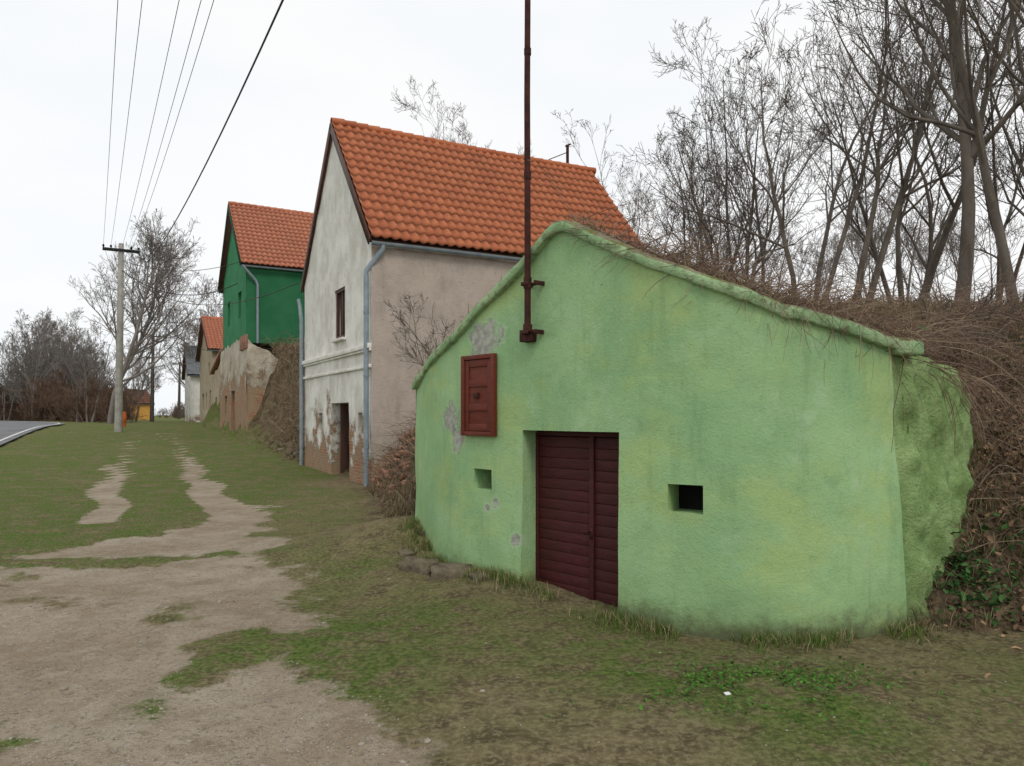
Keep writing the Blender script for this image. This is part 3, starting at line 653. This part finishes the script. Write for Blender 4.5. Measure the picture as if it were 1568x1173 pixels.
mass("hilltop_woods",l,M_barkhaze)
SH=gen_tree(77,1.6,.016,6,.85,(6,5,3),minr=.003,levels=3,bare=.1)
tree_obj("bare_shrub",SH,at(690,9.9),9.9,2.3,.85,2.0,M_bark)
SH2=gen_tree(78,1.3,.012,6,.8,(6,5,3),minr=.0025,levels=3,bare=.1)
tree_obj("bare_shrub",SH2,at(1500,8.6),8.6,2.2,1.1,0,M_bark)

# ------------------------------------------------------------------ grass, canes, leaves
def blades(name,x,y,z,h,w,col,lean,mat):
    n=len(x); a=R.uniform(0,6.28,n); b=R.uniform(0,6.28,n); ca,sa=np.cos(a),np.sin(a); l=h*lean
    lx,ly=np.cos(b)*l,np.sin(b)*l; hz=h*np.sqrt(np.clip(1-lean**2*.9,.02,1))
    P=np.zeros((n,5,3))
    P[:,0]=np.stack([x-ca*w/2,y-sa*w/2,z-.005],1); P[:,1]=np.stack([x+ca*w/2,y+sa*w/2,z-.005],1)
    P[:,2]=np.stack([x-ca*w*.4+lx*.35,y-sa*w*.4+ly*.35,z+hz*.6],1); P[:,3]=np.stack([x+ca*w*.4+lx*.35,y+sa*w*.4+ly*.35,z+hz*.6],1)
    P[:,4]=np.stack([x+lx,y+ly,z+hz],1)
    i=(np.arange(n)*5)[:,None]; F=np.concatenate([i+[0,1,2],i+[1,3,2],i+[2,3,4]])
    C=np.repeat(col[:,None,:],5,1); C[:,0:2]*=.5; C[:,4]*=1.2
    mesh_np(name,P.reshape(-1,3),F,mat,np.clip(C,0,1).reshape(-1,3))
HB=np.array([WN,WN+FD*6.9,WN+FD*6.9+PD*9,WN+PD*9])
CB=np.vstack([cv[::6],[cv[-1]],[SE],[(3,9)]])
def pick(n,y0,y1,kx=.78):
    y=np.exp(R.uniform(math.log(y0),math.log(y1),n)); x=R.uniform(-kx,kx,n)*y; return x,y
x,y=pick(430000,3.2,40); d=poly_sd(HILL,x,y); dmk=dirtmask(x,y)+(fbm(x*3,y*3,19)-.5)*1.0
off=roff(x,y)
keep=(dmk<.42+R.uniform(-.15,.15,len(x)))&(d<.3)&(off>0.1)&(poly_sd(CB,x,y)<-.0)&(poly_sd(HB,x,y)<0)
x,y=x[keep],y[keep]
lushp=lushf(x,y); pat2=fbm(x*4,y*4,29,3); pat=fbm(x*1.7,y*1.7,23)
g=np.clip((lushp-.37)*2.4+(pat2-.5)*2.4,0,1)
nearb=np.clip(1+poly_sd(HILL,x,y)/1.3,0,1); g=g*(1-.5*nearb)
tc_=.09; cxn=np.floor(x/tc_); cyn=np.floor(y/tc_); hx=(cxn+h2(cxn,cyn,91))*tc_; hy=(cyn+h2(cxn,cyn,92))*tc_; kf=.45*(y<14)
x=x+(hx-x)*kf; y=y+(hy-y)*kf
keep=R.random(len(x))<np.clip((pat-.34)*2.6+g*.7,.12,1)
x,y,g=x[keep],y[keep],g[keep]; z=terr(x,y)-.005; n=len(x); r=R.random(n); tuft=h2(cxn[keep],cyn[keep],95)
green=np.array([.08,.165,.025]); olive=np.array([.16,.18,.05]); straw=np.array([.44,.35,.20]); brn=np.array([.18,.125,.075])
isg=r<.24+.68*g
gc=green*(1+.9*(pat2[keep][:,None]-.4))
col=np.where(isg[:,None],gc+(olive-green)*R.random((n,1))*(1.2-g[:,None]),np.where(R.random((n,1))<.6,straw,brn))*R.uniform(.6,1.3,(n,1))*(.7+.6*tuft[:,None])
h=(R.uniform(.022,.065,n)*(0.65+.9*g))*(.6+.8*tuft)*np.where(isg,1,1.3)*(1+.3*np.clip(y/15,0,1)); w=np.clip(.0036*np.sqrt(y/4)*y/5,.0036,.03)*R.uniform(.6,1.4,n)
lean=np.where(isg,R.uniform(.1,.85,n),R.uniform(.6,1.,n))
blades("grass",x,y,z,h,w,np.clip(col,0,1),lean,M_grass)
x,y=pick(16000,3.2,14); kk=(dirtmask(x,y)<.55)&(poly_sd(CB,x,y)<-.02)&(poly_sd(HILL,x,y)<.3)&(fbm(x*1.3,y*1.3,97)>.45); x,y=x[kk],y[kk]; n=len(x)
blades("dry_straw",x,y,terr(x,y)+.012,R.uniform(.05,.14,n),R.uniform(.002,.0045,n),np.array([.52,.43,.28])*R.uniform(.5,1.2,(n,1)),R.uniform(.93,1.03,n),M_grass)
uu=R.uniform(0,UL,8000); o=np.abs(R.normal(0,.14,8000))+.015; P_=np.array([CP(u)-CN(u)*q for u,q in zip(uu,o)])
kk=~((uu>uD0+.1)&(uu<uD1-.05)&(R.random(8000)<.6))&(fbm(uu*2.5,o*2,98)>.42); P_=P_[kk]; n=len(P_); c=np.where(R.random((n,1))<.5,green*1.2,np.where(R.random((n,1))<.6,straw,olive))*R.uniform(.5,1.2,(n,1))
blades("wall_foot_weeds",P_[:,0],P_[:,1],terr(P_[:,0],P_[:,1])-.01,R.uniform(.04,.15,n),np.full(n,.005),c,R.uniform(.1,.95,n),M_grass)
x,y=pick(150000,5.5,38,.85); d=poly_sd(HILL,x,y); keep=(d>-.1)&(poly_sd(HB,x,y)<0)&(R.random(len(x))<np.clip((fbm(x*1.2,y*1.2,50)-.3)*3.2,.06,1)); x,y=x[keep],y[keep]; n=len(x)
z=terr(x,y)
c=np.where(R.random((n,1))<.62,straw*.8,np.where(R.random((n,1))<.55,brn,olive*.8))*R.uniform(.35,1.15,(n,1))
blades("dry_bank_grass",x,y,z,R.uniform(.06,.28,n)*np.clip(.6+y/25,.6,1.3),np.clip(.0011*y,.006,.03),c,R.uniform(.2,1.,n),M_grass)
n=20000; ui=R.integers(0,len(MV),n); b=MV[ui]; kk=fbm(b[:,0]*2,b[:,1]*2,90)>.42; b=b[kk]; n=len(b)
c=np.where(R.random((n,1))<.6,straw*.8,np.where(R.random((n,1))<.6,brn,olive))*R.uniform(.35,1.2,(n,1))
blades("dry_mound_grass",b[:,0]+R.normal(0,.04,n),b[:,1]+R.normal(0,.04,n),b[:,2]-.01,R.uniform(.05,.2,n),np.full(n,.007),c,R.uniform(.3,1,n),M_grass)
def canes(name,pts,L0,L1,r=.0035,flat=.5,droop=.9,bias=(0,0),cola=(.12,.068,.05),colb=(.32,.24,.17)):
    g=[];cs=[]
    for (x,y,z) in pts:
        a=R.uniform(0,6.28); d=np.array([math.cos(a)+bias[0],math.sin(a)+bias[1],R.uniform(.3,1.6)*(1.2-flat*.5)]); d/=np.linalg.norm(d); L=R.uniform(L0,L1); p=np.array([x,y,z]); P=[p];n=6
        for i in range(n):
            d=d+np.array([0,0,-droop*L/n*1.1])+R.normal(0,.13,3); d/=np.linalg.norm(d); p=p+d*L/n; P.append(p)
        g.append((np.array(P),np.linspace(r,r*.35,n+1)*R.uniform(.6,1.5))); cs.append(R.random())
        if R.random()<.7:
            i=R.integers(1,5); q=P[i]; d2=d+R.normal(0,.8,3); d2/=np.linalg.norm(d2); Q=[q]
            for k in range(n): d2=d2+R.normal(0,.12,3)+np.array([0,0,-.05]); d2/=np.linalg.norm(d2); q=q+d2*L*.45/n; Q.append(q)
            g.append((np.array(Q),np.linspace(r*.6,r*.25,n+1))); cs.append(R.random())
    V,F=tubes(g,3); cs=np.repeat(np.array(cs)**1.5,7*3)[:,None]; C=np.array(cola)*(1-cs)+np.array(colb)*cs
    mesh_np(name,V,F,M_bramble,C)
def bank_pts(n,x0,x1,y0,y1,cond=lambda x,y:True,clump=0):
    x=R.uniform(x0,x1,n*12); y=R.uniform(y0,y1,n*12); k=(poly_sd(HILL,x,y)>.12)&((clump==0)|(fbm(x*.8,y*.8,71)>.5)); x,y=x[k],y[k]
    o=[]
    for a,b in zip(x,y):
        if cond(a,b): o.append((a,b,surf(a,b)-.03))
        if len(o)>=n: break
    return o
canes("bramble_thicket",bank_pts(1500,3.5,10.5,6.2,13,lambda x,y: outside_side(x,y,.0) or y>7.6,1),.4,1.3,.005,.6,.9)
canes("bramble_thicket",bank_pts(900,4.1,7.,6.2,9,lambda x,y: outside_side(x,y,.1) or y>7.4),.4,1.2,.0045,.7,1.3)
canes("bramble_thicket",bank_pts(1300,2.,15,9,18,clump=1),.6,1.7,.007,.4,.6)
canes("bramble_thicket",bank_pts(550,-3.2,-1.0,10.8,17.8),.3,1.1,.006,.6,.9)
canes("bramble_thicket",bank_pts(1300,-13.5,-4.5,23.5,36,lambda x,y: S(x,y)<18.5),.5,1.5,.010,.5,.9,cola=(.15,.095,.06),colb=(.40,.30,.19))
pm=[tuple(MV[i]) for i in R.integers(0,len(MV),3600) if MV[i][0]>.5 and fbm(MV[i][0]*1.5,MV[i][1]*1.5,88)>.45]
canes("dry_vines",pm,.25,.95,.004,.9,1.1)
fr=[]
for u in R.uniform(uat(.6,6.4),UL+.1,1100):
    if R.random()<.2+.8*(u-uat(.6,6.4))/2.2: q=CP(u)+CN(min(u,UL))*R.uniform(.08,.45); fr.append((q[0],q[1],CTOP(u)-.01))
canes("dry_vines",fr,.15,.65,.0036,1.0,1.5,bias=(-.1,-.15))
fr=[]
for u in R.uniform(uat(1.8,5.6),UL+.1,60):
    q=CP(u)+CN(min(u,UL))*R.uniform(.05,.2); fr.append((q[0],q[1],CTOP(u)))
canes("dry_vines",fr,.3,.7,.003,1.1,2.8,bias=(-.2,-1.6))
fr=[]
for s in R.uniform(.0,1.05,230):
    q=J+sd*s*sl+sn*R.uniform(.02,.5); fr.append((q[0],q[1],2.18-.22*s))
canes("dry_vines",fr,.3,1.0,.0042,1.1,2.2,bias=(.4,-.5))
def leaves(name,P,size,cols,mat=M_leaf,flat=.5):
    n=len(P); a=R.uniform(0,6.28,n); t=R.normal(0,flat,(n,2)); s=size*R.uniform(.6,1.4,n)
    ux=np.stack([np.cos(a),np.sin(a),t[:,0]],1)*s[:,None]; vx=np.stack([-np.sin(a),np.cos(a),t[:,1]],1)*s[:,None]
    V=np.stack([P-ux,P-ux*.1-vx*.6,P+ux*.55-vx*.4,P+ux*1.1,P+ux*.55+vx*.4,P-ux*.1+vx*.6],1)
    V[:,:,2]+=np.array([0,.15,.1,0,.1,.15])[None,:]*s[:,None]
    i=(np.arange(n)*6)[:,None]; F=np.concatenate([i+[0,1,2,3],i+[0,3,4,5]])
    mesh_np(name,V.reshape(-1,3),F,mat,np.repeat(cols,6,0))
def near_bank(n,cx,cy,sx,sy,lift):
    x=R.normal(cx,sx,n);y=R.normal(cy,sy,n); z=np.array([surf(a,b) for a,b in zip(x,y)])+R.uniform(0.0,lift,n); return np.stack([x,y,z],1)
P_=np.concatenate([near_bank(420,3.75,6.1,.2,.1,.12),near_bank(260,4.5,6.3,.25,.15,.12)]); P_=P_[outside_side(P_[:,0],P_[:,1])]
leaves("ivy_patch",P_,.026,np.array([.035,.085,.022])*R.uniform(.6,1.8,(len(P_),1)))
x,y=pick(12000,3.3,16); kk=(poly_sd(CB,x,y)<-.02)&((dirtmask(x,y)<.5)|(R.random(len(x))<.15)); x,y=x[kk],y[kk]
z=terr(x,y)+.012
leaves("dead_leaves",np.stack([x,y,z],1),.014,np.array([.28,.18,.10])*R.uniform(.4,1.5,(len(x),1)),flat=.3)
P_=near_bank(3600,4.7,7.2,.9,.8,.12); P_=P_[outside_side(P_[:,0],P_[:,1])|(P_[:,1]>7.6)]
leaves("dead_leaves",P_,.026,np.array([.22,.135,.08])*R.uniform(.3,1.5,(len(P_),1)))
P_=near_bank(1500,-1.6,9.6,.6,1.2,.02); P_=P_[poly_sd(CB,P_[:,0],P_[:,1])<-.03]
leaves("dead_leaves",P_,.022,np.array([.22,.15,.09])*R.uniform(.3,1.4,(len(P_),1)),flat=.3)
n=2400; x=R.normal(1.6,.5,n); y=R.normal(4.55,.26,n); kk=fbm(x*5,y*5,66)>.46; x,y=x[kk],y[kk]; n=len(x)
leaves("clover_patch",np.stack([x,y,terr(x,y)+R.uniform(.005,.035,n)],1),.010,np.array([.055,.145,.02])*R.uniform(.5,1.5,(n,1)))
def stones(name,pts,mat,sub=2):
    V=[];F=[]
    bm=bmesh.new(); bmesh.ops.create_icosphere(bm,subdivisions=sub,radius=1); v0=np.array([v.co[:] for v in bm.verts]); f0=np.array([[v.index for v in f.verts] for f in bm.faces]); bm.free()
    o=0
    for (x,y,z,s) in pts:
        v=np.clip(v0,-.72,.72)*np.array([s*R.uniform(.7,1.4),s*R.uniform(.7,1.2),s*R.uniform(.4,.7)])*(1+.25*R.normal(0,.4,(len(v0),1))); a=R.uniform(0,6.28); c,s_=math.cos(a),math.sin(a)
        v=np.stack([v[:,0]*c-v[:,1]*s_+x,v[:,0]*s_+v[:,1]*c+y,v[:,2]+z],1); V.append(v);F.append(f0+o);o+=len(v)
    mesh_np(name,np.concatenate(V),np.concatenate(F),mat)
x,y=pick(9000,3.3,14); k=(dirtmask(x,y)>.4)|(R.random(9000)<.04); x,y=x[k],y[k]; zt=terr(x,y)-.035*dirtmask(x,y)
stones("gravel",[(a,b,c,R.uniform(.004,.012)*(1+(R.random()<.05)*1.5)) for a,b,c in zip(x,y,zt)],M_stone,1)
stones("brick_rubble",[(x_,y_,z_+.03,R.uniform(.05,.15)) for x_,y_,z_ in bank_pts(110,-3.3,-1.6,13,17.9)],M_brick)
pts=[]
for i in range(46):
    s=R.uniform(7.3,13.5); o=R.uniform(.05,.5); q=WN+FD*s+PD*o; pts.append((q[0],q[1],float(base(*q))+R.uniform(0,.4),R.uniform(.12,.26)))
stones("stone_retaining_wall",pts,M_slab)
stones("sunken_stones",[(-.62,7.45,float(base(-.62,7.45))-.03,.30),(-.95,7.75,float(base(-.95,7.75))-.03,.26),(-.3,7.15,float(base(-.3,7.15))-.03,.16),(-1.2,8.3,float(base(-1.2,8.3))-.02,.16),(-1.05,8.9,.27,.12),(.16,6.80,.06,.09)],M_slab,3)
boxes("litter",[((1.29,4.42,.03),(.018,.006,0),(-.004,.012,.003),(0,0,.004)),((-.86,8.35,float(base(-.86,8.35))+.06),(.02,0,0),(0,.02,0),(0,0,.04))],M_paper,None,.003)

# ------------------------------------------------------------------ world, sun, camera
w=bpy.data.worlds.new("World"); scene.world=w; w.use_nodes=True; nt=w.node_tree; bg=nt.nodes["Background"]
sky=nt.nodes.new("ShaderNodeTexSky"); sky.sky_type='NISHITA'; sky.sun_disc=False; sky.sun_elevation=math.radians(42); sky.sun_rotation=math.radians(161)
tc=nt.nodes.new("ShaderNodeTexCoord"); mp=nt.nodes.new("ShaderNodeMapping"); mp.inputs["Scale"].default_value=(1,1,2.5); nt.links.new(tc.outputs["Generated"],mp.inputs[0])
nz=nt.nodes.new("ShaderNodeTexNoise"); nz.inputs["Scale"].default_value=1.6; nz.inputs["Detail"].default_value=5; nt.links.new(mp.outputs[0],nz.inputs["Vector"])
rp=nt.nodes.new("ShaderNodeValToRGB"); rp.color_ramp.elements[0].position=.33; rp.color_ramp.elements[0].color=(.88,.94,.98,1); rp.color_ramp.elements[1].position=.60; rp.color_ramp.elements[1].color=(1.,1.,1.,1)
nt.links.new(nz.outputs[0],rp.inputs[0])
sc=nt.nodes.new("ShaderNodeVectorMath"); sc.operation='SCALE'; sc.inputs["Scale"].default_value=10.2; nt.links.new(rp.outputs[0],sc.inputs[0])
mx=nt.nodes.new("ShaderNodeMix"); mx.data_type='RGBA'; mx.inputs[0].default_value=.95; nt.links.new(sky.outputs[0],mx.inputs[6]); nt.links.new(sc.outputs[0],mx.inputs[7])
nt.links.new(mx.outputs[2],bg.inputs[0]); bg.inputs[1].default_value=.1
sl_=bpy.data.lights.new("sun",'SUN'); sl_.energy=1.15; sl_.angle=math.radians(18); sl_.color=(1,.96,.89)
so=bpy.data.objects.new("sun",sl_); scene.collection.objects.link(so)
d=Vector((.25,-.72,.9)).normalized(); so.rotation_euler=d.to_track_quat('Z','Y').to_euler()
scene.view_settings.view_transform='Standard'; scene.view_settings.look='None'; scene.view_settings.exposure=0
cam=bpy.data.cameras.new("camera"); co=bpy.data.objects.new("camera",cam); scene.collection.objects.link(co); scene.camera=co
co.location=(0,0,1.7); co.rotation_euler=(math.radians(90),0,0); cam.sensor_width=36; cam.lens=36*1130/1568; cam.shift_y=.031; cam.clip_end=3000; cam.clip_start=.05
print("faces",sum(len(o.data.polygons) for o in scene.objects if o.type=='MESH'))
